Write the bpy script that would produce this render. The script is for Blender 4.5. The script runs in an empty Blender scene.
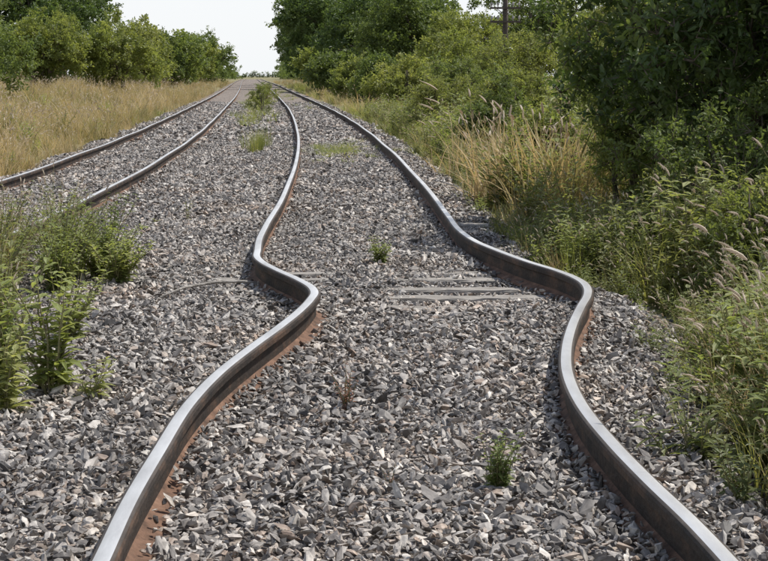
import bpy, bmesh, math, random
import numpy as np
from mathutils import Vector, Matrix
random.seed(7); rng=np.random.default_rng(11)
scene=bpy.context.scene
scene.view_settings.view_transform='Standard'
scene.view_settings.look='None'
scene.view_settings.exposure=0

# ------------------------------------------------------------------ tracks (metres, +Y away from viewer)
ML=np.array([(-4,-.62),(0,-.64),(2,-.66),(3.62,-.685),(4.14,-.705),(4.69,-.708),(5.42,-.70),(5.97,-.655),(6.52,-.574),(7.05,-.485),(7.5,-.42),(7.85,-.385),(8.1,-.375),(8.3,-.40),(8.6,-.485),(9.05,-.645),(9.4,-.755),(9.7,-.82),(10.09,-.85),(10.7,-.892),(11.78,-.93),(14.15,-.97),(16.9,-1.06),(20.9,-1.22),(27.4,-1.56),(35.8,-2.10),(51.6,-3.24),(73,-4.98),(110,-8.1),(195,-15.3),(300,-24.6),(600,-51)])
MR=np.array([(-4,.92),(0,.90),(2,.87),(3.62,.838),(3.95,.815),(4.34,.775),(4.82,.735),(5.42,.71),(5.97,.73),(6.52,.795),(7.05,.885),(7.66,1.01),(8.0,1.085),(8.25,1.12),(8.5,1.128),(8.75,1.10),(9.0,1.045),(9.435,.915),(10.09,.765),(10.6,.665),(11.4,.585),(12.6,.545),(14.15,.50),(16.9,.405),(20.9,.245),(25.4,.02),(32.5,-.38),(41.8,-1.0),(54.8,-1.99),(73,-3.5),(110,-6.65),(195,-13.8),(300,-23.1),(600,-49.5)])
SR=np.array([(-4,-2.75),(5,-2.78),(11.8,-2.82),(14.4,-2.87),(19.7,-3.10),(28.3,-3.64),(41.8,-4.72),(62,-6.45),(79.8,-7.98),(110,-10.7),(195,-18.6),(300,-28.4),(600,-55)])
SL=SR.copy(); SL[:,1]-=1.36
def smooth(P):
    y=P[:,0]; x=P[:,1]
    m=np.gradient(x,y)
    out=[]
    ys=np.concatenate([np.arange(-4,14,.05),np.arange(14,30,.4),np.arange(30,120,2.),np.arange(120,601,10.)])
    for t in ys:
        i=min(max(np.searchsorted(y,t,side='right')-1,0),len(y)-2)
        h=y[i+1]-y[i]; s=(t-y[i])/h
        out.append((t,(2*s**3-3*s*s+1)*x[i]+(s**3-2*s*s+s)*h*m[i]+(-2*s**3+3*s*s)*x[i+1]+(s**3-s*s)*h*m[i+1]))
    return np.array(out)
ML,MR,SR,SL=[smooth(p) for p in (ML,MR,SR,SL)]
def at(P,y): return np.interp(y,P[:,0],P[:,1])
def XL(y): return at(SL,y)-0.62-.12*np.sin(y*1.1)
def XR(y):
    y=np.asarray(y,float)
    return at(MR,y)+np.interp(y,[0,5,7,8.5,11,20,40,100],[.5,.5,.52,.36,.48,.55,.6,.75])+.06*np.sin(y*2.3)
def sst(t): t=np.clip(t,0,1); return t*t*(3-2*t)
def H(x,y):   # ballast surface undulation
    x=np.asarray(x,float); y=np.asarray(y,float)
    dip=.026*sst((x+.1)/.25)*sst((1.25-x)/.2)*sst((y-8.3)/.4)*sst((10.6-y)/.4)
    return .012*np.sin(x*2.1+y*.7)+.010*np.sin(x*4.3-y*1.9+1)+.008*np.sin(y*3.1+x*1.3)-.02*np.exp(-((x+1.9)/.5)**2)-dip+.006
def G(x,y):   # natural ground
    x=np.asarray(x,float); y=np.asarray(y,float)
    dl=XL(y)-x; dr=x-XR(y)
    z=-.13+.55*sst((dl-.2)/7)+.32*sst((dr-.1)/5)
    z=z+.05*np.sin(x*.7+y*.31)*np.sin(y*.53-x*.2)*np.clip(np.maximum(dl,dr),0,1)
    return z

# ------------------------------------------------------------------ materials
def newmat(name):
    m=bpy.data.materials.new(name); m.use_nodes=True
    nt=m.node_tree; nt.nodes.clear()
    o=nt.nodes.new('ShaderNodeOutputMaterial')
    return m,nt,o
def N(nt,t,**k):
    n=nt.nodes.new(t)
    for a,b in k.items(): setattr(n,a,b)
    return n
def ramp(nt,stops,interp='LINEAR'):
    r=N(nt,'ShaderNodeValToRGB'); cr=r.color_ramp; cr.interpolation=interp
    while len(cr.elements)<len(stops): cr.elements.new(.5)
    for e,(p,c) in zip(cr.elements,stops):
        e.position=p; e.color=(*c,1)
    return r
def foliage(name,cols,trans=.4,rough=.5,spread=.5,tint=(1.45,1.45,.8),attr=False):
    m,nt,o=newmat(name); L=nt.links
    oi=N(nt,'ShaderNodeObjectInfo'); geo=N(nt,'ShaderNodeNewGeometry')
    no=N(nt,'ShaderNodeTexNoise'); no.inputs['Scale'].default_value=.45; no.inputs['Detail'].default_value=2
    L.new(geo.outputs['Position'],no.inputs['Vector'])
    a=N(nt,'ShaderNodeMath',operation='MULTIPLY'); a.inputs[1].default_value=spread
    if attr:
        at_=N(nt,'ShaderNodeAttribute'); at_.attribute_name='rnd'
        q=N(nt,'ShaderNodeMath',operation='MULTIPLY'); q.inputs[1].default_value=.45; L.new(oi.outputs['Random'],q.inputs[0])
        q2=N(nt,'ShaderNodeMath',operation='MULTIPLY_ADD'); q2.inputs[1].default_value=.55
        L.new(at_.outputs['Fac'],q2.inputs[0]); L.new(q.outputs[0],q2.inputs[2]); L.new(q2.outputs[0],a.inputs[0])
    else: L.new(oi.outputs['Random'],a.inputs[0])
    ri=N(nt,'ShaderNodeMath',operation='MULTIPLY'); ri.inputs[1].default_value=.25
    L.new(geo.outputs['Random Per Island'],ri.inputs[0])
    b=N(nt,'ShaderNodeMath',operation='ADD'); L.new(a.outputs[0],b.inputs[0]); L.new(ri.outputs[0],b.inputs[1])
    c=N(nt,'ShaderNodeMath',operation='MULTIPLY_ADD'); c.inputs[1].default_value=1.1-spread*.4; 
    L.new(no.outputs[0],c.inputs[0]); L.new(b.outputs[0],c.inputs[2])
    d=N(nt,'ShaderNodeMath',operation='SUBTRACT'); d.inputs[1].default_value=.42; L.new(c.outputs[0],d.inputs[0])
    r=ramp(nt,[(i/(len(cols)-1),col) for i,col in enumerate(cols)]); L.new(d.outputs[0],r.inputs[0])
    p=N(nt,'ShaderNodeBsdfPrincipled'); p.inputs['Roughness'].default_value=rough
    p.inputs['Specular IOR Level'].default_value=.35
    L.new(r.outputs[0],p.inputs['Base Color'])
    t=N(nt,'ShaderNodeBsdfTranslucent')
    mx=N(nt,'ShaderNodeMixRGB',blend_type='MULTIPLY'); mx.inputs[0].default_value=1; mx.inputs[2].default_value=(*tint,1)
    L.new(r.outputs[0],mx.inputs[1]); L.new(mx.outputs[0],t.inputs[0])
    ms=N(nt,'ShaderNodeMixShader'); ms.inputs[0].default_value=trans
    L.new(p.outputs[0],ms.inputs[1]); L.new(t.outputs[0],ms.inputs[2]); L.new(ms.outputs[0],o.inputs[0])
    return m
def solid(name,stops,scale=8,rough=.85,metal=0,bump=.3,vec='Object',bs=None,stretch=(1,1,1),spec=.4):
    m,nt,o=newmat(name); L=nt.links
    tc=N(nt,'ShaderNodeTexCoord'); mp=N(nt,'ShaderNodeMapping'); mp.inputs['Scale'].default_value=stretch
    L.new(tc.outputs[vec],mp.inputs[0])
    no=N(nt,'ShaderNodeTexNoise'); no.inputs['Scale'].default_value=scale; no.inputs['Detail'].default_value=8; no.inputs['Roughness'].default_value=.65
    L.new(mp.outputs[0],no.inputs[0])
    r=ramp(nt,stops); L.new(no.outputs[0],r.inputs[0])
    p=N(nt,'ShaderNodeBsdfPrincipled'); p.inputs['Roughness'].default_value=rough; p.inputs['Metallic'].default_value=metal
    p.inputs['Specular IOR Level'].default_value=spec
    L.new(r.outputs[0],p.inputs['Base Color'])
    n2=N(nt,'ShaderNodeTexNoise'); n2.inputs['Scale'].default_value=bs or scale*4; n2.inputs['Detail'].default_value=5
    L.new(mp.outputs[0],n2.inputs[0])
    bu=N(nt,'ShaderNodeBump'); bu.inputs['Strength'].default_value=bump; bu.inputs['Distance'].default_value=.01
    L.new(n2.outputs[0],bu.inputs['Height']); L.new(bu.outputs[0],p.inputs['Normal'])
    L.new(p.outputs[0],o.inputs[0]); return m

M_leaf_dark=foliage('leaf_dark',[(.055,.08,.030),(.09,.135,.044),(.16,.20,.075)],.45,.45,spread=.65,attr=True)
M_leaf_mid=foliage('leaf_mid',[(.085,.12,.040),(.14,.18,.058),(.21,.235,.085)],.47,spread=.65,attr=True)
M_leaf_light=foliage('leaf_light',[(.14,.18,.055),(.22,.245,.08),(.30,.30,.12)],.5,spread=.65,attr=True)
M_leaf_weed=foliage('leaf_weed',[(.15,.19,.065),(.24,.275,.095),(.35,.35,.16)],.47,spread=.7)
M_leaf_olive=foliage('leaf_olive',[(.11,.135,.052),(.19,.21,.085),(.29,.28,.14)],.43,spread=.7)
M_grass_dry=foliage('grass_dry',[(.21,.20,.08),(.37,.30,.145),(.49,.38,.215),(.58,.47,.30)],.42,.6,.7,(1.15,1.05,.8))
M_grass_green=foliage('grass_green',[(.13,.16,.05),(.22,.235,.08),(.36,.33,.14)],.45,.5,.7)
M_head=foliage('seed_head',[(.46,.38,.29),(.60,.52,.42),(.70,.63,.53)],.45,.7,.7,(1.1,1.05,.95))
M_bark=solid('bark',[(.3,(.05,.038,.028)),(.7,(.16,.13,.10))],6,stretch=(3,3,.6))
M_stem=solid('plant_stem',[(.3,(.14,.13,.06)),(.7,(.27,.24,.12))],9)
M_red=foliage('dry_red_plant',[(.26,.13,.10),(.38,.21,.16),(.42,.30,.22)],.3,.7)
M_sleeper=solid('weathered_wood',[(.30,(.07,.06,.05)),(.47,(.23,.21,.185)),(.72,(.46,.43,.39))],4,stretch=(1,9,9),bump=.9,bs=14)
M_pole=solid('old_pole_wood',[(.3,(.045,.036,.03)),(.7,(.12,.095,.075))],4,stretch=(6,6,.5))
M_insul=solid('insulator_ceramic',[(.3,(.25,.22,.2)),(.7,(.4,.38,.36))],4,rough=.3)
M_head_steel=solid('rail_running_steel',[(.3,(.48,.46,.435)),(.5,(.66,.64,.61)),(.7,(.82,.80,.77))],5,rough=.40,metal=.72,bump=.14,vec='Object',bs=60,stretch=(1,.25,1))
M_head_edge=solid('rail_head_worn_edge',[(.3,(.038,.030,.025)),(.6,(.085,.068,.056)),(.8,(.18,.155,.135))],10,rough=.6,metal=.3,bump=.3,stretch=(1,.4,1),bs=60)
M_rail_side=solid('rail_dark_patina',[(.3,(.012,.010,.009)),(.5,(.034,.024,.018)),(.7,(.11,.062,.038))],9,rough=.75,bump=.5,stretch=(1,.5,1),bs=60)
M_rail_foot=solid('rail_rust',[(.3,(.05,.03,.02)),(.55,(.16,.09,.058)),(.8,(.28,.17,.115))],12,rough=.9,bump=.6,bs=70)
def stone_mat():
    m,nt,o=newmat('ballast_stone'); L=nt.links
    oi=N(nt,'ShaderNodeObjectInfo'); tc=N(nt,'ShaderNodeTexCoord')
    r=ramp(nt,[(0,(.05,.046,.043)),(.18,(.125,.115,.109)),(.42,(.255,.237,.223)),(.62,(.385,.36,.338)),(.8,(.55,.52,.485)),(.88,(.29,.22,.175)),(.94,(.44,.375,.32)),(1,(.70,.67,.625))])
    L.new(oi.outputs['Random'],r.inputs[0])
    no=N(nt,'ShaderNodeTexNoise'); no.inputs['Scale'].default_value=2.2; no.inputs['Detail'].default_value=5
    L.new(tc.outputs['Object'],no.inputs[0])
    r2=ramp(nt,[(.3,(.5,.49,.48)),(.7,(1.25,1.25,1.22))]); L.new(no.outputs[0],r2.inputs[0])
    mx=N(nt,'ShaderNodeMixRGB',blend_type='MULTIPLY'); mx.inputs[0].default_value=1
    L.new(r.outputs[0],mx.inputs[1]); L.new(r2.outputs[0],mx.inputs[2])
    geo=N(nt,'ShaderNodeNewGeometry'); n3=N(nt,'ShaderNodeTexNoise'); n3.inputs['Scale'].default_value=.9; n3.inputs['Detail'].default_value=4
    L.new(geo.outputs['Position'],n3.inputs[0])
    r3=ramp(nt,[(.35,(.76,.75,.745)),(.55,(1.0,.98,.96)),(.70,(1.15,1.05,.96))]); L.new(n3.outputs[0],r3.inputs[0])
    m2=N(nt,'ShaderNodeMixRGB',blend_type='MULTIPLY'); m2.inputs[0].default_value=1
    L.new(mx.outputs[0],m2.inputs[1]); L.new(r3.outputs[0],m2.inputs[2])
    p=N(nt,'ShaderNodeBsdfPrincipled'); p.inputs['Roughness'].default_value=.6
    L.new(m2.outputs[0],p.inputs['Base Color'])
    bu=N(nt,'ShaderNodeBump'); bu.inputs['Strength'].default_value=.5; bu.inputs['Distance'].default_value=.006
    L.new(no.outputs[0],bu.inputs['Height']); L.new(bu.outputs[0],p.inputs['Normal'])
    L.new(p.outputs[0],o.inputs[0]); return m
M_stone=stone_mat()
def bed_mat():
    m,nt,o=newmat('ballast_bed'); L=nt.links
    geo=N(nt,'ShaderNodeNewGeometry')
    v=N(nt,'ShaderNodeTexVoronoi'); v.inputs['Scale'].default_value=20
    L.new(geo.outputs['Position'],v.inputs['Vector'])
    sp=N(nt,'ShaderNodeSeparateColor'); L.new(v.outputs['Color'],sp.inputs[0])
    r=ramp(nt,[(0,(.075,.066,.06)),(.4,(.18,.163,.15)),(.7,(.28,.255,.235)),(1,(.42,.385,.35))]); L.new(sp.outputs[0],r.inputs[0])
    n=N(nt,'ShaderNodeTexNoise'); n.inputs['Scale'].default_value=1.3; n.inputs['Detail'].default_value=6
    L.new(geo.outputs['Position'],n.inputs[0])
    r2=ramp(nt,[(.35,(.72,.68,.64)),(.7,(1.1,1.02,.96))]); L.new(n.outputs[0],r2.inputs[0])
    mx=N(nt,'ShaderNodeMixRGB',blend_type='MULTIPLY'); mx.inputs[0].default_value=1
    L.new(r.outputs[0],mx.inputs[1]); L.new(r2.outputs[0],mx.inputs[2])
    p=N(nt,'ShaderNodeBsdfPrincipled'); p.inputs['Roughness'].default_value=.9; p.inputs['Specular IOR Level'].default_value=.15
    L.new(mx.outputs[0],p.inputs['Base Color'])
    bu=N(nt,'ShaderNodeBump'); bu.inputs['Strength'].default_value=.8; bu.inputs['Distance'].default_value=.03; bu.invert=True
    L.new(v.outputs['Distance'],bu.inputs['Height']); L.new(bu.outputs[0],p.inputs['Normal'])
    L.new(p.outputs[0],o.inputs[0]); return m
M_bed=bed_mat()
def ground_mat():
    m,nt,o=newmat('dry_grassland_soil'); L=nt.links
    geo=N(nt,'ShaderNodeNewGeometry')
    n=N(nt,'ShaderNodeTexNoise'); n.inputs['Scale'].default_value=.25; n.inputs['Detail'].default_value=10; n.inputs['Roughness'].default_value=.7
    L.new(geo.outputs['Position'],n.inputs[0])
    r=ramp(nt,[(.3,(.10,.11,.04)),(.5,(.20,.18,.08)),(.7,(.30,.24,.13))]); L.new(n.outputs[0],r.inputs[0])
    n2=N(nt,'ShaderNodeTexNoise'); n2.inputs['Scale'].default_value=9; n2.inputs['Detail'].default_value=6
    L.new(geo.outputs['Position'],n2.inputs[0])
    r2=ramp(nt,[(.3,(.5,.5,.5)),(.7,(1.2,1.2,1.2))]); L.new(n2.outputs[0],r2.inputs[0])
    mx=N(nt,'ShaderNodeMixRGB',blend_type='MULTIPLY'); mx.inputs[0].default_value=1
    L.new(r.outputs[0],mx.inputs[1]); L.new(r2.outputs[0],mx.inputs[2])
    p=N(nt,'ShaderNodeBsdfPrincipled'); p.inputs['Roughness'].default_value=.95
    L.new(mx.outputs[0],p.inputs['Base Color'])
    bu=N(nt,'ShaderNodeBump'); bu.inputs['Strength'].default_value=.8; bu.inputs['Distance'].default_value=.05
    L.new(n2.outputs[0],bu.inputs['Height']); L.new(bu.outputs[0],p.inputs['Normal'])
    L.new(p.outputs[0],o.inputs[0]); return m
M_ground=ground_mat()

# ------------------------------------------------------------------ mesh helpers
class MB:
    def __init__(s): s.v=[]; s.f=[]; s.m=[]
    def add(s,vs,fs,mi=0):
        b=len(s.v); s.v.extend([tuple(v) for v in vs]); 
        for f in fs: s.f.append(tuple(b+i for i in f)); s.m.append(mi)
    def tube(s,path,rad,sides=6,mi=0):
        path=[Vector(p) for p in path]; vs=[]; n=len(path)
        for i,p in enumerate(path):
            d=(path[min(i+1,n-1)]-path[max(i-1,0)]).normalized()
            a=d.orthogonal().normalized() if i==0 else (a-d*a.dot(d)).normalized()
            b=d.cross(a)
            for k in range(sides):
                t=2*math.pi*k/sides
                vs.append(p+(a*math.cos(t)+b*math.sin(t))*rad[i])
        fs=[(i*sides+k,i*sides+(k+1)%sides,(i+1)*sides+(k+1)%sides,(i+1)*sides+k) for i in range(n-1) for k in range(sides)]
        fs.append(tuple(range(sides))[::-1]); fs.append(tuple((n-1)*sides+k for k in range(sides)))
        s.add(vs,fs,mi)
    def leaf(s,p,d,up,ln,w,mi=0,droop=.25):
        d=d.normalized(); side=d.cross(up)
        if side.length<1e-3: side=d.orthogonal()
        side.normalize(); nrm=side.cross(d).normalized()
        l1=p+d*ln*.3+side*w*.5+nrm*w*.12; r1=p+d*ln*.3-side*w*.5+nrm*w*.12
        l2=p+d*ln*.7+side*w*.38+nrm*(w*.1-ln*droop*.4); r2=p+d*ln*.7-side*w*.38+nrm*(w*.1-ln*droop*.4)
        tip=p+d*ln-nrm*ln*droop; mid=p+d*ln*.5-nrm*ln*droop*.15
        s.add([p,l1,l2,tip,r2,r1,mid],[(0,6,2,1),(6,3,2),(0,5,4,6),(6,4,3)],mi)
    def fleaf(s,p,d,up,ln,w,mi=0):
        d=d.normalized(); side=d.cross(up)
        if side.length<1e-3: side=d.orthogonal()
        side.normalize(); nrm=side.cross(d)
        s.add([p,p+d*ln*.5+side*w*.5+nrm*w*.15,p+d*ln,p+d*ln*.5-side*w*.5+nrm*w*.15],[(0,2,1),(0,3,2)],mi)
    def blade(s,p,az,h,w,lean,mi=0,seg=4):
        dx,dy=math.cos(az),math.sin(az); sx,sy=-dy,dx
        vs=[]
        for i in range(seg+1):
            t=i/seg; out=lean*h*t*t; z=h*(t-.35*lean*t*t)
            ww=w*(1-t**1.5)*.5+.0004
            c=Vector((p[0]+dx*out,p[1]+dy*out,p[2]+z))
            vs+= [c+Vector((sx*ww,sy*ww,0)),c-Vector((sx*ww,sy*ww,0))]
        s.add(vs,[(2*i,2*i+1,2*i+3,2*i+2) for i in range(seg)],mi)
        return c,Vector((dx*lean*2,dy*lean*2,1-.7*lean)).normalized()
    def foxtail(s,p,d,ln,r,mi=1,hairs=36):
        pts=[]; q=Vector(p); dd=d.copy()
        for i in range(5):
            pts.append(q.copy()); q=q+dd*ln/4; dd=(dd+Vector((d.x,d.y,-.25))*.25).normalized()
        s.tube(pts,[r*.3,r*.6,r*.6,r*.45,r*.1],5,mi)
        for k in range(hairs):
            t=random.random()*3.99; i=int(t); c=pts[i].lerp(pts[i+1],t-i)
            u=Vector((random.gauss(0,1),random.gauss(0,1),random.gauss(0,1))).normalized()
            e=c+(u+dd*.8).normalized()*r*1.9; w=u.orthogonal()*r*.14
            s.add([c+w,c-w,e],[(0,1,2)],mi)
    def obj(s,name,mats,link=True,smooth=False):
        me=bpy.data.meshes.new(name); me.from_pydata(s.v,[],s.f)
        for m in mats: me.materials.append(m)
        me.polygons.foreach_set('material_index',s.m)
        if smooth: me.polygons.foreach_set('use_smooth',[True]*len(s.f))
        me.update(); o=bpy.data.objects.new(name,me)
        if link: scene.collection.objects.link(o)
        return o
def V(*a): return Vector(a)
def rdir():
    return Vector((random.gauss(0,1),random.gauss(0,1),random.gauss(0,1))).normalized()
def coll_of(name,objs):
    c=bpy.data.collections.new(name)
    for o in objs: c.objects.link(o)
    return c
def gn_for(coll,realize):
    ng=bpy.data.node_groups.new('scatter_'+coll.name,'GeometryNodeTree')
    ng.interface.new_socket('Geometry',in_out='INPUT',socket_type='NodeSocketGeometry')
    ng.interface.new_socket('Geometry',in_out='OUTPUT',socket_type='NodeSocketGeometry')
    n=ng.nodes; L=ng.links
    gi=n.new('NodeGroupInput'); go=n.new('NodeGroupOutput')
    ip=n.new('GeometryNodeInstanceOnPoints'); ci=n.new('GeometryNodeCollectionInfo')
    ci.inputs['Collection'].default_value=coll; ci.inputs['Separate Children'].default_value=True; ci.inputs['Reset Children'].default_value=True
    def na(nm,t):
        a=n.new('GeometryNodeInputNamedAttribute'); a.data_type=t; a.inputs['Name'].default_value=nm; return a
    r=na('rot','FLOAT_VECTOR'); s=na('scl','FLOAT_VECTOR'); i=na('idx','INT')
    e=n.new('FunctionNodeEulerToRotation')
    L.new(r.outputs['Attribute'],e.inputs[0])
    L.new(gi.outputs[0],ip.inputs['Points']); L.new(ci.outputs[0],ip.inputs['Instance'])
    ip.inputs['Pick Instance'].default_value=True
    L.new(i.outputs['Attribute'],ip.inputs['Instance Index']); L.new(e.outputs[0],ip.inputs['Rotation']); L.new(s.outputs['Attribute'],ip.inputs['Scale'])
    last=ip.outputs[0]
    if realize:
        rv=n.new('FunctionNodeRandomValue'); rv.data_type='FLOAT'
        sa=n.new('GeometryNodeStoreNamedAttribute'); sa.data_type='FLOAT'; sa.domain='INSTANCE'; sa.inputs['Name'].default_value='rnd'
        L.new(last,sa.inputs[0])
        out=[o for o in rv.outputs if o.type=='VALUE' and o.enabled][0]
        inp=[q for q in sa.inputs if q.name=='Value' and q.enabled][0]
        L.new(out,inp)
        re=n.new('GeometryNodeRealizeInstances'); L.new(sa.outputs[0],re.inputs[0]); last=re.outputs[0]
    L.new(last,go.inputs[0]); return ng
GN={}
def scatter(name,pos,rot,scl,coll,parent=None,realize=False):
    pos=np.asarray(pos,np.float32); n=len(pos)
    scl=np.asarray(scl,np.float32)
    if scl.ndim==1: scl=np.repeat(scl[:,None],3,1)
    rot=np.asarray(rot,np.float32)
    me=bpy.data.meshes.new(name); me.vertices.add(n); me.vertices.foreach_set('co',pos.ravel())
    a=me.attributes.new('rot','FLOAT_VECTOR','POINT'); a.data.foreach_set('vector',rot.ravel())
    a=me.attributes.new('scl','FLOAT_VECTOR','POINT'); a.data.foreach_set('vector',scl.ravel())
    a=me.attributes.new('idx','INT','POINT'); a.data.foreach_set('value',rng.integers(0,len(coll.objects),n).astype(np.int32))
    o=bpy.data.objects.new(name,me); scene.collection.objects.link(o)
    key=(coll.name,realize)
    if key not in GN: GN[key]=gn_for(coll,realize)
    md=o.modifiers.new('scatter','NODES'); md.node_group=GN[key]
    if parent: o.parent=parent
    return o
def upright(n,tilt=.12):
    r=np.zeros((n,3)); r[:,0]=rng.normal(0,tilt,n); r[:,1]=rng.normal(0,tilt,n); r[:,2]=rng.uniform(0,6.283,n); return r
def empty(name,loc=(0,0,0)):
    e=bpy.data.objects.new(name,None); e.location=loc; e.empty_display_size=.2; scene.collection.objects.link(e); return e

# ------------------------------------------------------------------ ground sheet
def sheet(name,xs_fn,ys,zfn,mat,smooth=True):
    vs=[];fs=[]; nx=None
    for y in ys:
        xs=xs_fn(y); nx=len(xs)
        z=zfn(xs,np.full(len(xs),y))
        vs+= [(float(a),float(y),float(b)) for a,b in zip(xs,z)]
    for j in range(len(ys)-1):
        for i in range(nx-1):
            a=j*nx+i; fs.append((a,a+1,a+nx+1,a+nx))
    mb=MB(); mb.add(vs,fs); return mb.obj(name,[mat],smooth=smooth)
def gx(y):
    l=float(XL(y)); r=float(XR(y))
    left=l-np.concatenate([[2600,1200,500,220,120,70,45,30],np.linspace(20,0,34)])
    right=r+np.concatenate([np.linspace(0,20,34),[30,45,70,120,220,500,1200,2600]])
    mid=np.linspace(l,r,12)[1:-1]
    return np.concatenate([left,mid,right])
ysg=np.concatenate([[-300,-100,-40,-15],np.arange(-6,40,.6),np.arange(40,120,3.),np.arange(120,600,20.),[600,800,1200,2000,3500]])
sheet('ground',gx,ysg,G,M_ground)
def bx(y):
    l=float(XL(y)); r=float(XR(y)); return np.linspace(l-.35,r+.3,90)
def bz(x,y):
    l=XL(y); r=XR(y)
    e=np.maximum(np.clip((l+.15-x)/.5,0,1),np.clip((x-r+.1)/.4,0,1))
    far=np.clip((y-30)/60,0,1)
    return H(x,y)-.028*(1-far)-.16*e
ysb=np.concatenate([np.arange(-6,20,.12),np.arange(20,60,.6),np.arange(60,200,4.),np.arange(200,601,20.)])
sheet('gravel_bed',bx,ysb,bz,M_bed)

# ------------------------------------------------------------------ rails
PROF=[(-.068,0),(-.068,.010),(-.025,.022),(-.009,.034),(-.009,.100),(-.014,.110),(-.033,.116),(-.034,.138),(-.030,.147),(-.021,.1515),(-.008,.1528),(.010,.1528),(.021,.1515),(.030,.147),(.034,.138),(.033,.116),(.014,.110),(.009,.100),(.009,.034),(.025,.022),(.068,.010),(.068,0)]
MI=[2,2,2,1,1,1,1,1,3,0,0,0,3,1,1,1,1,1,2,2,2]
def rail(name,P,parent,z0=0.0):
    mb=MB(); vs=[]; n=len(P); k=len(PROF)
    for i in range(n):
        a=P[max(i-1,0)]; b=P[min(i+1,n-1)]
        t=np.array([b[1]-a[1],b[0]-a[0]]); t/=np.linalg.norm(t); nr=np.array([t[1],-t[0]])
        zz=z0+.006*math.sin(P[i][0]*.9)
        for (px,pz) in PROF: vs.append((P[i][1]+nr[0]*px,P[i][0]+nr[1]*px,zz+pz))
    mb.v=[tuple(v) for v in vs]
    for i in range(n-1):
        for j in range(k-1):
            mb.f.append((i*k+j,(i+1)*k+j,(i+1)*k+j+1,i*k+j+1)); mb.m.append(MI[j])
    mb.f.append(tuple(range(k))); mb.m.append(1)
    o=mb.obj(name,[M_head_steel,M_rail_side,M_rail_foot,M_head_edge]); o.parent=parent
    o.data.polygons.foreach_set('use_smooth',[m in(0,3) for m in mb.m])
    return o
T1=empty('railway_track'); T2=empty('railway_track')
rail('rail_left',ML,T1); rail('rail_right',MR,T1)
rail('rail_left',SL,T2,-.01); rail('rail_right',SR,T2,-.01)
def sleeper(name,cx,cy,ang,ln,wd,parent,top=-.003):
    mb=MB(); nx=24; ph=random.random()*9
    ring=[(-.5,-.12),(-.5,-.012),(-.46,0),(-.2,.001),(0,-.002),(.2,.001),(.46,0),(.5,-.012),(.5,-.12)]
    for i in range(nx+1):
        x=(i/nx-.5)*ln
        for (a,b) in ring:
            j=.006*math.sin(x*9+ph+a*7)+random.uniform(-.004,.004)
            mb.v.append((x+(random.uniform(-.01,.01) if i in(0,nx) else 0),a*wd+j,b+(random.uniform(-.008,.0) if b>-.05 else 0)))
    k=len(ring)
    for i in range(nx):
        for j in range(k-1):
            mb.f.append((i*k+j,(i+1)*k+j,(i+1)*k+j+1,i*k+j+1)); mb.m.append(0)
    mb.f.append(tuple(range(k))); mb.m.append(0); mb.f.append(tuple(nx*k+i for i in range(k))[::-1]); mb.m.append(0)
    o=mb.obj(name,[M_sleeper]); o.location=(cx,cy,top); o.rotation_euler=(0,0,ang); o.parent=parent; return o
S=[]
ys=[-2.6,-2.0,-1.4,-.8,-.2,.4,1.0,1.6,2.2,2.8,3.4,4.02,4.65,5.3,5.95,6.6,7.25,7.9,8.55,8.98,9.33,9.78,10.08,10.7,11.4]+list(np.arange(12.1,60,.66))
for i,y in enumerate(ys):
    y=float(y); cx=float(at(ML,y)+at(MR,y))/2; ang=random.uniform(-.02,.02); ex=None; wd=.2
    if 8.9<y<10.2: ang=random.uniform(-.01,.06); ex=(.02+random.uniform(-.1,.3),1.2,.24); wd=random.uniform(.12,.17)
    elif y==8.55: ex=(-1.0,-.42,.45)
    elif abs(y-12.76)<.01 or abs(y-13.42)<.01: ex=(.62,1.15,.4)
    sleeper('sleeper_%d'%i,cx,y,ang,2.3,wd,T1,.005 if ex else -.055)
    S.append((y,cx,ang,ex))
for i,y in enumerate(np.arange(4,60,.66)):
    cx=float(at(SL,y)+at(SR,y))/2; sleeper('sleeper_%d'%i,cx,float(y),random.uniform(-.03,.03),2.3,.22,T2,-.05)

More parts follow.
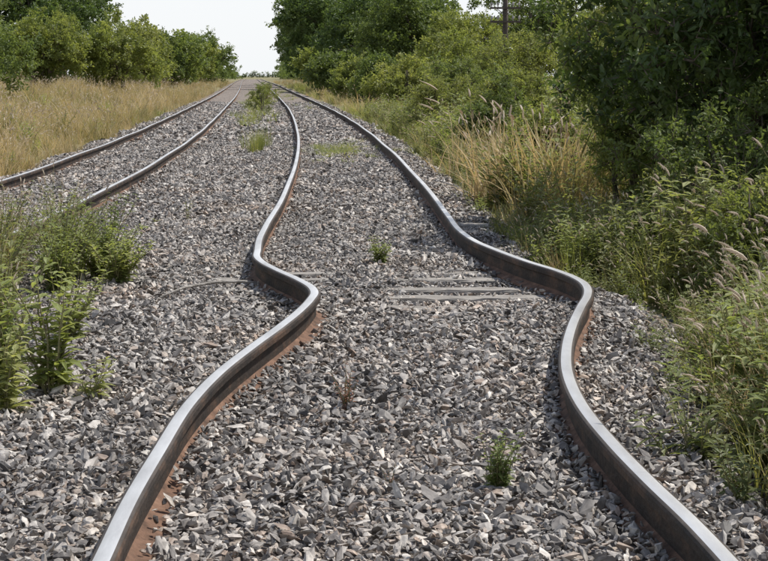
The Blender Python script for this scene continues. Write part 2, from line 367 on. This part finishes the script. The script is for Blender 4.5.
# ------------------------------------------------------------------ gravel stones
stones=[]
for i in range(16):
    bm=bmesh.new()
    f=random.uniform(.35,.75); g=random.uniform(.55,.95)
    for k in range(random.randint(9,15)):
        d=rdir(); d=Vector((d.x*.5,d.y*.5*g,d.z*.5*f))*random.uniform(.85,1.12)
        bm.verts.new(d)
    bmesh.ops.convex_hull(bm,input=bm.verts)
    bmesh.ops.delete(bm,geom=[v for v in bm.verts if not v.link_faces],context='VERTS')
    me=bpy.data.meshes.new('stone_shape_%d'%i); bm.to_mesh(me); bm.free(); me.materials.append(M_stone)
    stones.append(bpy.data.objects.new('stone_shape_%d'%i,me))
C_stone=coll_of('stone_shapes',stones)
P=[];Sc=[]
def lay(y0,y1,cell,smin,smax,zj):
    xs=np.arange(-22,4,cell); yy=np.arange(y0,y1,cell)
    X,Y=np.meshgrid(xs,yy); X=X.ravel()+rng.uniform(-.5,.5,X.size)*cell; Y=Y.ravel()+rng.uniform(-.5,.5,Y.size)*cell
    edge=rng.normal(0,.16,X.size)
    keep=(X>XL(Y)-.05-np.abs(edge))&(X<XR(Y)+.10+edge)
    keep&=np.abs(X)<.30*np.abs(Y)+1.3
    X=X[keep];Y=Y[keep]
    s=np.clip(rng.lognormal(math.log((smin+smax)/2),.38,X.size),smin*.5,smax*1.5)
    keep=np.ones(X.size,bool)
    for R in (ML,MR,SL,SR):
        d=np.abs(X-at(R,Y)); keep&=d>(.018+s*.40)
    d=X-at(ML,Y); keep&=~((d>0)&(d<.062+s*.3)&(Y<4.75)&(rng.random(X.size)<.85))
    for (sy,cx,an,ex) in S:
        if ex is None: continue
        yy2=sy+(X-cx)*an
        ins=(np.abs(Y-yy2)<.075+s*.25)&(X>ex[0]+.1*np.sin(Y*9))&(X<ex[1])
        keep&=~(ins&(rng.random(X.size)>ex[2]))
    X=X[keep];Y=Y[keep];s=s[keep]
    Z=H(X,Y)+rng.uniform(-zj,zj,X.size)
    dl=XL(Y)-X; dr=X-XR(Y); Z-=np.clip(np.maximum(dl,dr)+.1,0,.5)*.45
    for R in (ML,MR,SL,SR):   # stones banked over the rail foot
        d=np.abs(X-at(R,Y)); Z=np.where(d<.14,np.maximum(Z,.020*(1-np.clip((d-.05)/.09,0,1))+Z*.6+.004),Z)
    P.append(np.stack([X,Y,Z],1)); Sc.append(s)
lay(1.2,14,.024,.022,.036,.009)
lay(1.2,14,.070,.036,.050,.017)
lay(14,30,.043,.037,.053,.012)
lay(30,75,.10,.07,.095,.014)
P=np.concatenate(P);Sc=np.concatenate(Sc); n=len(P); print('stones',n)
sc3=np.stack([Sc*rng.uniform(.85,1.5,n),Sc*rng.uniform(.7,1.0,n),Sc*rng.uniform(.55,1.0,n)],1)
rot=np.stack([rng.normal(0,.55,n),rng.normal(0,.55,n),rng.uniform(0,6.28,n)],1)
scatter('gravel',P,rot,sc3,C_stone)

# ------------------------------------------------------------------ plant shapes
def leaf_clump(i,mat,nl=75,ll=.15,lw=.07,r=.5,far=False):
    mb=MB()
    for t in range(5):
        d=rdir(); d.z=abs(d.z)*.7+.1; d.normalize()
        e=d*r*random.uniform(.6,1); m=e*.5+rdir()*.05
        if not far: mb.tube([V(0,0,0),m,e],[.012,.008,.003],3,1)
        for k in range(nl//5):
            q=random.uniform(.2,1.05); p=(V(0,0,0).lerp(m,q*2) if q<.5 else m.lerp(e,q*2-1))+rdir()*random.uniform(0,.16)
            ld=(d*.5+rdir()+V(0,0,-.25)).normalized()
            (mb.fleaf if far else mb.leaf)(p,ld,(V(0,0,1)+rdir()*.7).normalized(),ll*random.uniform(.6,1.2),lw*random.uniform(.7,1.15),0)
    return mb.obj('leaf_clump_%d'%i,[mat,M_bark],link=False)
C_dark=coll_of('clumps_dark',[leaf_clump(i,M_leaf_dark if i%3 else M_leaf_mid,60,.17,.075) for i in range(6)])
C_mid=coll_of('clumps_mid',[leaf_clump(10+i,M_leaf_mid,65,.14,.065) for i in range(5)])
C_light=coll_of('clumps_light',[leaf_clump(20+i,M_leaf_light,65,.14,.06) for i in range(5)])
C_farD=coll_of('clumps_far_dark',[leaf_clump(30+i,M_leaf_dark,70,.17,.10,far=True) for i in range(4)])
C_farM=coll_of('clumps_far_mid',[leaf_clump(40+i,M_leaf_mid,70,.17,.10,far=True) for i in range(4)])
C_farL=coll_of('clumps_far_light',[leaf_clump(50+i,M_leaf_light,70,.16,.09,far=True) for i in range(4)])
def tuft(i,mb_mat,nb,h,w,rad,lean,heads=0,hl=.09,hr=.008,seg=4,hairs=30):
    mb=MB()
    for k in range(nb):
        a=random.uniform(0,6.283); r=rad*math.sqrt(random.random())
        mb.blade((r*math.cos(a),r*math.sin(a),-.03),a+random.gauss(0,.8),h*random.uniform(.45,1),w*random.uniform(.6,1.3),abs(random.gauss(lean,.2)),0,seg)
    for k in range(heads):
        a=random.uniform(0,6.283); r=rad*math.sqrt(random.random())
        c,d=mb.blade((r*math.cos(a),r*math.sin(a),-.03),a+random.gauss(0,.8),h*random.uniform(.85,1.2),w*.55,abs(random.gauss(lean*.7,.12)),0,seg)
        mb.foxtail(c-d*.01,(d+V(0,0,.1)).normalized(),hl*random.uniform(.6,1.2),hr,1,hairs)
    return mb.obj('grass_tuft_%d'%i,[mb_mat,M_head],link=False)
C_dry=coll_of('tufts_dry',[tuft(i,M_grass_dry,24,1.0,.014,.19,.32,4,.10,.010,3,8) for i in range(5)])
C_green=coll_of('tufts_green',[tuft(10+i,M_grass_green,26,1.0,.018,.19,.45,0,seg=3) for i in range(5)])
C_fox=coll_of('tufts_foxtail',[tuft(20+i,M_grass_dry if i%2 else M_grass_green,36,1.0,.012,.16,.45,10,.085,.012) for i in range(5)])
def weed_mesh(h,nst,ll,lw,mat,spread=.35,link=False,name='weed_shape',dens=16,bare=.1):
    mb=MB()
    for s_ in range(nst):
        a=random.uniform(0,6.283); L=h*random.uniform(.5,1); ln=random.uniform(.05,spread)
        pts=[V(0,0,-.02)+V(math.cos(a),math.sin(a),0)*.03*h]
        for j in range(1,6):
            t=j/5; pts.append(pts[0]+V(math.cos(a)*ln*L*t**1.3+random.gauss(0,.015*h),math.sin(a)*ln*L*t**1.3+random.gauss(0,.015*h),L*t))
        mb.tube(pts,[.006*h+.0015]*2+[.005*h+.001]*2+[.003*h+.0008,.001],4,1)
        for k in range(dens):
            if random.random()<.15: continue
            t=bare+(1-bare)*k/dens; i=min(int(t*5),4); p=pts[i].lerp(pts[i+1],t*5-i)
            az=k*2.4+random.gauss(0,.6)
            mb.leaf(p,V(math.cos(az),math.sin(az),random.uniform(-.1,.9)),V(0,0,1),ll*random.uniform(.5,1.15)*(1.15-.6*t),lw*random.uniform(.6,1.15)*(1.15-.5*t),0,random.uniform(.1,.5))
    return mb.obj(name,[mat,M_stem],link=link)
C_weed=coll_of('weed_shapes',[weed_mesh(1,8,.20,.06,M_leaf_weed if i%2 else M_leaf_olive,.4,dens=22) for i in range(6)])

# ------------------------------------------------------------------ trees and shrubs
def tree(name,x,y,h,r,base,coll,nl,nc,cs,trunk_r,squash=1.0,multi=1,seed=0):
    random.seed(seed); z0=float(G(x,y)) ; root=empty(name,(x,y,z0))
    cz=(h+base)/2; hz=(h-base)/2
    lobes=[]
    for i in range(nl):
        d=rdir(); q=random.uniform(.35,.78)
        lobes.append((V(d.x*r*q,d.y*r*q*squash,cz+d.z*hz*q),r*random.uniform(.24,.46)))
    mb=MB()
    for m in range(multi):
        off=V(random.uniform(-.2,.2)*r,random.uniform(-.2,.2)*r,0) if multi>1 else V(0,0,0)
        top=V(random.uniform(-.15,.15)*r,random.uniform(-.15,.15)*r,h*.75)+off
        tp=[off+V(0,0,-.1)]+[off.lerp(top,t)+rdir()*trunk_r*.8 for t in (.2,.4,.6,.8)]+[top]
        mb.tube(tp,[trunk_r*1.3,trunk_r,trunk_r*.8,trunk_r*.6,trunk_r*.4,trunk_r*.15],8,0)
        for (c,lr) in lobes[m::multi]:
            t=min(max((c.z/h)*.6,.12),.7); i=min(int(t*5),4); s=tp[i].lerp(tp[i+1],t*5-i)
            mid=s.lerp(c,.5)+V(0,0,.08*h)*random.random()+rdir()*.05*r
            mb.tube([s,s.lerp(mid,.5)+rdir()*.03*r,mid,c],[trunk_r*.45,trunk_r*.35,trunk_r*.25,trunk_r*.08],5,0)
            for q in range(3):
                e=c+rdir()*lr*.8; mb.tube([mid,mid.lerp(e,.5)+rdir()*.05*r,e],[trunk_r*.18,trunk_r*.12,trunk_r*.04],4,0)
    t=mb.obj('trunk_and_limbs',[M_bark],smooth=True); t.parent=root
    pts=[]
    w=np.array([lr**2 for _,lr in lobes]); w/=w.sum()
    for k in rng.choice(len(lobes),nc,p=w):
        c,lr=lobes[k]; d=rdir(); p=c+d*lr*(.45+.75*random.random()**.6)
        if p.z<.1: p.z=.1+random.random()*.3
        pts.append(p)
    rot=rng.uniform(0,6.28,(nc,3)); rot[:,:2]=rng.normal(0,.7,(nc,2))
    scatter('foliage',[tuple(p) for p in pts],rot,cs*rng.uniform(.5,1.25,nc),coll,root,realize=True)
    return root
tree('broadleaf_tree',3.45,13.2,4.0,2.1,.35,C_dark,22,780,.52,.10,seed=3)
tree('broadleaf_tree',4.5,10.9,3.4,1.8,.4,C_mid,18,480,.5,.10,seed=4)
tree('shrub',2.6,11.2,1.25,.75,.1,C_mid,9,170,.34,.03,multi=3,seed=5)
tree('shrub',2.35,14.6,1.35,.7,.1,C_light,9,150,.34,.03,multi=3,seed=6)
tree('shrub',2.25,9.0,.95,.55,.05,C_light,8,120,.28,.02,multi=3,seed=7)
R=[(4.6,27,3.0,1.5,C_light,'shrub'),(6.9,24,4.6,2.0,C_mid,'broadleaf_tree'),(5.6,36,2.5,1.3,C_light,'shrub'),(8.9,40,5.5,2.6,C_farM,'broadleaf_tree'),
 (2.1,18.6,1.05,.5,C_light,'shrub'),(1.85,25,1.3,.65,C_mid,'shrub'),(1.3,34.5,1.4,.75,C_light,'shrub'),
 (2.5,31,1.7,1.0,C_light,'shrub'),(3.4,20,1.6,.9,C_mid,'shrub'),(1.9,41,1.8,1.1,C_mid,'shrub'),(.9,52,2.1,1.4,C_farL,'shrub'),(-.1,64,2.0,1.4,C_farM,'shrub'),(-1.4,78,2.3,1.6,C_farL,'shrub'),(-3.1,97,2.8,2.0,C_farM,'shrub'),(-5.0,122,3.2,2.4,C_farL,'shrub'),
 (3.9,46,2.6,1.5,C_light,'shrub'),(8.3,54,4.6,2.4,C_farL,'shrub'),(11.5,62,7.5,3.6,C_farD,'broadleaf_tree'),(2.9,68,3.4,2.0,C_farL,'shrub'),
 (4.9,84,4.6,3.4,C_farL,'broadleaf_tree'),(1.8,96,6.6,3.8,C_farM,'broadleaf_tree'),(9.6,92,8.5,4.4,C_farM,'broadleaf_tree'),
 (-.5,118,9.0,4.8,C_farD,'broadleaf_tree'),(-4.9,145,11.5,5.6,C_farD,'broadleaf_tree'),(-7.2,175,13,6.0,C_farD,'broadleaf_tree'),(-9.6,205,15,6.3,C_farM,'broadleaf_tree'),(-11.6,245,16,7.0,C_farD,'broadleaf_tree'),
 (1.5,165,13,6,C_farD,'broadleaf_tree')]
def addtree(i,x,y,h,r,c,nm,sd):
    k=max(1.0,y/45); cs=min(.6*k,2.0) if y>30 else .45
    if r<1.1: cs=min(cs,.42)
    area=(r/cs)**2
    tree(nm,x,y,h,r,.1 if nm=='shrub' else h*.04,c,16,int(min(600,70+36*area*(h/(2*r)+.3))),cs,.05*r,multi=3 if nm=='shrub' else 1,seed=sd+i)
for i,t in enumerate(R): addtree(i,*t,30)
Lf=[(-14.8,52,3.0,2.2,C_farM,'shrub'),(-18.5,62,7.5,3.6,C_farM,'broadleaf_tree'),(-24,75,9,4.5,C_farD,'broadleaf_tree'),(-19.5,85,4.3,3.0,C_farL,'shrub'),(-15.8,88,4.3,2.6,C_farL,'shrub'),
 (-26,112,9.5,5.2,C_farD,'broadleaf_tree'),(-19.5,118,5.0,3.4,C_farL,'shrub'),(-20.5,140,5.4,3.8,C_farM,'shrub'),(-32,150,11,6,C_farD,'broadleaf_tree'),(-23,170,5.4,4.2,C_farL,'shrub'),(-26,205,6.4,5,C_farM,'broadleaf_tree'),(-30,245,6.8,5.5,C_farM,'broadleaf_tree'),(-35,290,7,6,C_farM,'broadleaf_tree'),(-28,100,6.2,3.4,C_farM,'broadleaf_tree')]
for i,t in enumerate(Lf): addtree(i,*t,80)
pts=[];sc=[]
def belt(x0,y0,x1,y1,hh,w,n):
    for k in range(n):
        t=random.random(); x=x0+(x1-x0)*t+random.gauss(0,w); y=y0+(y1-y0)*t
        hm=hh*(.6+.4*math.sin(t*37+x0)*math.sin(t*91))*(.75+.25*random.random())
        z=random.uniform(0.1,1)*max(hm,hh*.3)
        pts.append((x,y,z)); sc.append(random.uniform(2.2,3.4))
random.seed(5)
belt(-12,280,-39,600,12,2.2,600)
belt(-44,320,-64,620,7,2.0,450)
belt(-44,320,-150,330,8,4,600)
belt(-150,900,60,900,5,6,500)
belt(16,60,60,260,12,5,600)
belt(6,130,-6,260,11,2,500)
belt(-34,120,-110,240,10,5,500)
scatter('distant_tree_line',pts,rng.normal(0,.8,(len(pts),3)),sc,C_farM,realize=True)

# ------------------------------------------------------------------ grass masses
def field(side,y0,y1,cell,d0,d1,smin,smax,jit=.5,dens=1.0):
    yy=np.arange(y0,y1,cell); dd=np.arange(d0,d1,cell); D,Y=np.meshgrid(dd,yy)
    D=D.ravel()+rng.uniform(-jit,jit,D.size)*cell; Y=Y.ravel()+rng.uniform(-jit,jit,Y.size)*cell
    k=rng.random(D.size)<dens; D=D[k];Y=Y[k]
    X=(XL(Y)-D) if side<0 else (XR(Y)+D)
    k=np.abs(X)<.30*np.abs(Y)+2.0
    k&=(np.sin(X*1.7+np.sin(Y*.8)*2)*np.sin(Y*1.1+X*.5)>-.75)
    X=X[k];Y=Y[k];D=D[k]
    s=rng.uniform(smin,smax,X.size)*np.clip(.45+D/1.3,.45,1)
    s*=.8+.35*np.sin(X*1.3+Y*.4)*np.sin(Y*.9)
    return np.stack([X,Y,G(X,Y)],1),s
def grass(name,parts,coll,wide=1.0):
    p=np.concatenate([a for a,_ in parts]); s=np.concatenate([b for _,b in parts])
    sc=np.stack([s*wide*rng.uniform(.9,1.4,len(s)),s*wide*rng.uniform(.9,1.4,len(s)),s],1)
    scatter(name,p,upright(len(p)),sc,coll)
def clumpf(cx,cy,n,sx,sy,h0,h1):
    X=rng.normal(cx,sx,n); Y=rng.normal(cy,sy,n); return np.stack([X,Y,G(X,Y)],1),rng.uniform(h0,h1,n)
grass('dry_grass',[field(-1,9,45,.38,.15,9,.5,.95),field(-1,45,110,.8,.2,14,.7,1.1),field(-1,110,330,2.2,.5,18,.9,1.3),
                   field(1,14,45,.40,.25,5,.45,.9,dens=.5),field(1,45,110,.8,.2,9,.7,1.05,dens=.5),field(1,110,330,2.2,.5,10,.9,1.2,dens=.6),
                   clumpf(1.68,15.8,22,.24,.7,.9,1.25),clumpf(1.45,22,14,.25,1.0,.7,1.1)],C_dry,1.4)
grass('green_grass',[field(-1,9,60,.75,.0,9,.3,.6),field(1,9,60,.34,.0,6,.35,.8),field(1,60,200,1.2,.1,9,.6,.95)],C_green,1.4)
grass('foxtail_grass',[field(1,4.6,8.6,.26,.04,2.0,.6,1.0),field(1,8.6,13,.36,.05,2.6,.6,.95)],C_fox,.9)
grass('green_weeds',[field(1,4.8,13,.20,.0,2.4,.4,1.0,dens=.95),field(-1,14,60,1.4,.3,8,.4,.85,dens=.5),field(1,13,50,.42,.1,5,.5,1.2,dens=.85)],C_weed,.95)

# ------------------------------------------------------------------ individual weeds by the tracks
def plant(name,x,y,o,s=1,rz=0):
    o.name=name; o.location=(x,y,float(H(x,y))-.01); o.scale=(s,s,s); o.rotation_euler=(0,0,rz); return o
random.seed(21)
plant('weed_plant',-1.38,6.25,weed_mesh(.62,12,.11,.042,M_leaf_weed,.5,True,dens=24))
plant('weed_plant',-1.68,6.6,weed_mesh(.70,13,.11,.042,M_leaf_weed,.45,True,dens=24))
plant('weed_plant',-1.50,5.9,weed_mesh(.48,10,.10,.04,M_leaf_weed,.5,True,dens=20))
plant('weed_plant',-1.82,7.1,weed_mesh(.66,13,.10,.04,M_leaf_olive,.45,True,dens=22))
plant('weed_plant',-1.60,7.6,weed_mesh(.46,10,.09,.033,M_leaf_weed,.55,True,dens=18))
plant('weed_plant',-1.20,6.15,weed_mesh(.22,6,.07,.027,M_leaf_weed,.6,True,dens=14))
for (x,y,h) in [(-2.1,9.7,.60),(-1.85,9.9,.54),(-2.4,9.3,.64),(-1.95,10.4,.62),(-2.6,10.0,.68),(-2.3,8.7,.58),(-2.25,10.4,.64),(-1.7,9.6,.40),(-2.0,9.2,.5)]:
    plant('bushy_weed',x,y,weed_mesh(h,28,.08,.032,M_leaf_olive if x<-2 else M_leaf_weed,.85,True,dens=26))
plant('weed_plant',.37,4.86,weed_mesh(.23,18,.042,.018,M_leaf_weed,.55,True,dens=22))
plant('weed_plant',-.03,10.5,weed_mesh(.24,16,.065,.024,M_leaf_weed,.6,True,dens=16))
plant('dry_weed',-.145,6.0,weed_mesh(.20,12,.03,.010,M_red,.5,True,dens=14))
plant('dry_weed',-1.84,14.1,weed_mesh(.38,3,.05,.012,M_leaf_weed,.15,True,dens=10))
plant('dry_weed',.02,4.9,weed_mesh(.09,4,.014,.005,M_red,.6,True,dens=7))
for nm,x,y,h,r,c in [('shrub',-4.35,54,1.25,.6,C_light),('shrub',-5.3,68,1.3,.7,C_light)]:
    tree(nm,x,y,h,r,.1,c,8,90,.32,.02,multi=3,seed=200+int(y))
def loose(name,lst,coll):
    p=np.array([(x,y,float(H(x,y))-.01) for x,y,_,_ in lst]); s=np.array([(w,w,h) for _,_,h,w in lst])
    scatter(name,p,upright(len(p),.08),s,coll)
random.seed(9)
lst=[]
for k in range(18): lst.append((-2.25+random.gauss(0,.10),27+random.gauss(0,1.2),random.uniform(.3,.75),.35))
for k in range(75): lst.append((-.80+random.gauss(0,.30),26.5+random.gauss(0,1.5),random.uniform(.08,.18),.45))
for k in range(60):
    y=random.uniform(38,95); lst.append((float(at(ML,y)+at(SR,y))/2+random.gauss(0,.3),y,random.uniform(.2,.55),.8))
for k in range(40):
    y=random.uniform(55,150); lst.append((float(at(ML,y)+at(MR,y))/2+random.gauss(0,.3),y,random.uniform(.1,.25),.9))
loose('weed_tufts',lst,C_green)
lst=[(-2.45+random.gauss(0,.25),9.6+random.gauss(0,.6),random.uniform(.45,.7),.5) for k in range(16)]
lst+=[(-1.75+random.gauss(0,.12),6.7+random.gauss(0,.3),random.uniform(.35,.55),.4) for k in range(5)]
loose('foxtail_tufts',lst,C_fox)

# ------------------------------------------------------------------ utility pole, stick
U=empty('utility_pole',(4.85,60,float(G(4.85,60))))
mb=MB(); mb.tube([(0,0,-.3),(0,0,2.5),(0.02,0,5.0)],[.13,.12,.09],10); o=mb.obj('pole_shaft',[M_pole],smooth=True); o.parent=U
for i,z in enumerate((4.45,3.85,3.3)):
    mb=MB(); mb.tube([(-.62,-.14,z),(.62,-.14,z)],[.055,.055],4); o=mb.obj('crossarm_%d'%i,[M_pole]); o.parent=U
    mb=MB()
    for x in (-.55,-.3,.3,.55):
        mb.tube([(x,-.14,z+.04),(x,-.14,z+.10),(x,-.14,z+.12),(x,-.14,z+.21),(x,-.14,z+.24)],[.02,.02,.05,.042,.02],8)
    o=mb.obj('insulators_%d'%i,[M_insul]); o.parent=U
    mb=MB(); mb.tube([(-.35,-.12,z-.02),(0,-.12,z-.3)],[.02,.02],4); mb.tube([(.35,-.12,z-.02),(0,-.12,z-.3)],[.02,.02],4)
    o=mb.obj('brace_%d'%i,[M_pole]); o.parent=U
mb=MB(); mb.tube([(-1.32,8.85,.02),(-1.22,9.15,.035),(-1.05,9.35,.04),(-.88,9.42,.035),(-.74,9.40,.02)],[.006,.009,.010,.009,.005],6); mb.obj('fallen_stick',[M_sleeper],smooth=True)

# ------------------------------------------------------------------ light, sky, camera
el=math.radians(60); az=math.radians(70)   # clockwise from +Y
sd=Vector((math.sin(az)*math.cos(el),math.cos(az)*math.cos(el),math.sin(el)))
l=bpy.data.lights.new('sun','SUN'); l.energy=5.0; l.angle=math.radians(.53); l.color=(1,.965,.90)
lo=bpy.data.objects.new('sun',l); lo.rotation_euler=(-sd).to_track_quat('-Z','Y').to_euler(); lo.location=(20,20,40); scene.collection.objects.link(lo)
w=bpy.data.worlds.new('World'); scene.world=w; w.use_nodes=True; nt=w.node_tree; nt.nodes.clear(); L=nt.links
sk=nt.nodes.new('ShaderNodeTexSky'); sk.sky_type='NISHITA'; sk.sun_disc=False; sk.sun_elevation=el; sk.sun_rotation=az
sk.air_density=1.0; sk.dust_density=1.5; sk.ozone_density=1.0
tc=nt.nodes.new('ShaderNodeTexCoord'); sx=nt.nodes.new('ShaderNodeSeparateXYZ'); L.new(tc.outputs['Generated'],sx.inputs[0])
mr=nt.nodes.new('ShaderNodeMapRange'); mr.inputs['From Min'].default_value=0; mr.inputs['From Max'].default_value=.65; mr.inputs['To Min'].default_value=.93; mr.inputs['To Max'].default_value=0.08; mr.interpolation_type='SMOOTHSTEP'
L.new(sx.outputs['Z'],mr.inputs['Value'])
mx=nt.nodes.new('ShaderNodeMixRGB'); mx.inputs[2].default_value=(6.5,6.65,6.8,1); L.new(mr.outputs[0],mx.inputs[0]); L.new(sk.outputs[0],mx.inputs[1])
bg=nt.nodes.new('ShaderNodeBackground'); bg.inputs[1].default_value=.148
ow=nt.nodes.new('ShaderNodeOutputWorld'); L.new(mx.outputs[0],bg.inputs[0]); L.new(bg.outputs[0],ow.inputs[0])
cam=bpy.data.cameras.new('camera'); co=bpy.data.objects.new('camera',cam); scene.collection.objects.link(co)
co.location=(0,0,1.325); co.rotation_euler=(math.radians(90),0,0)
cam.sensor_width=36; cam.lens=70.3; cam.shift_y=-.2663; cam.clip_start=.05; cam.clip_end=6000
scene.camera=co
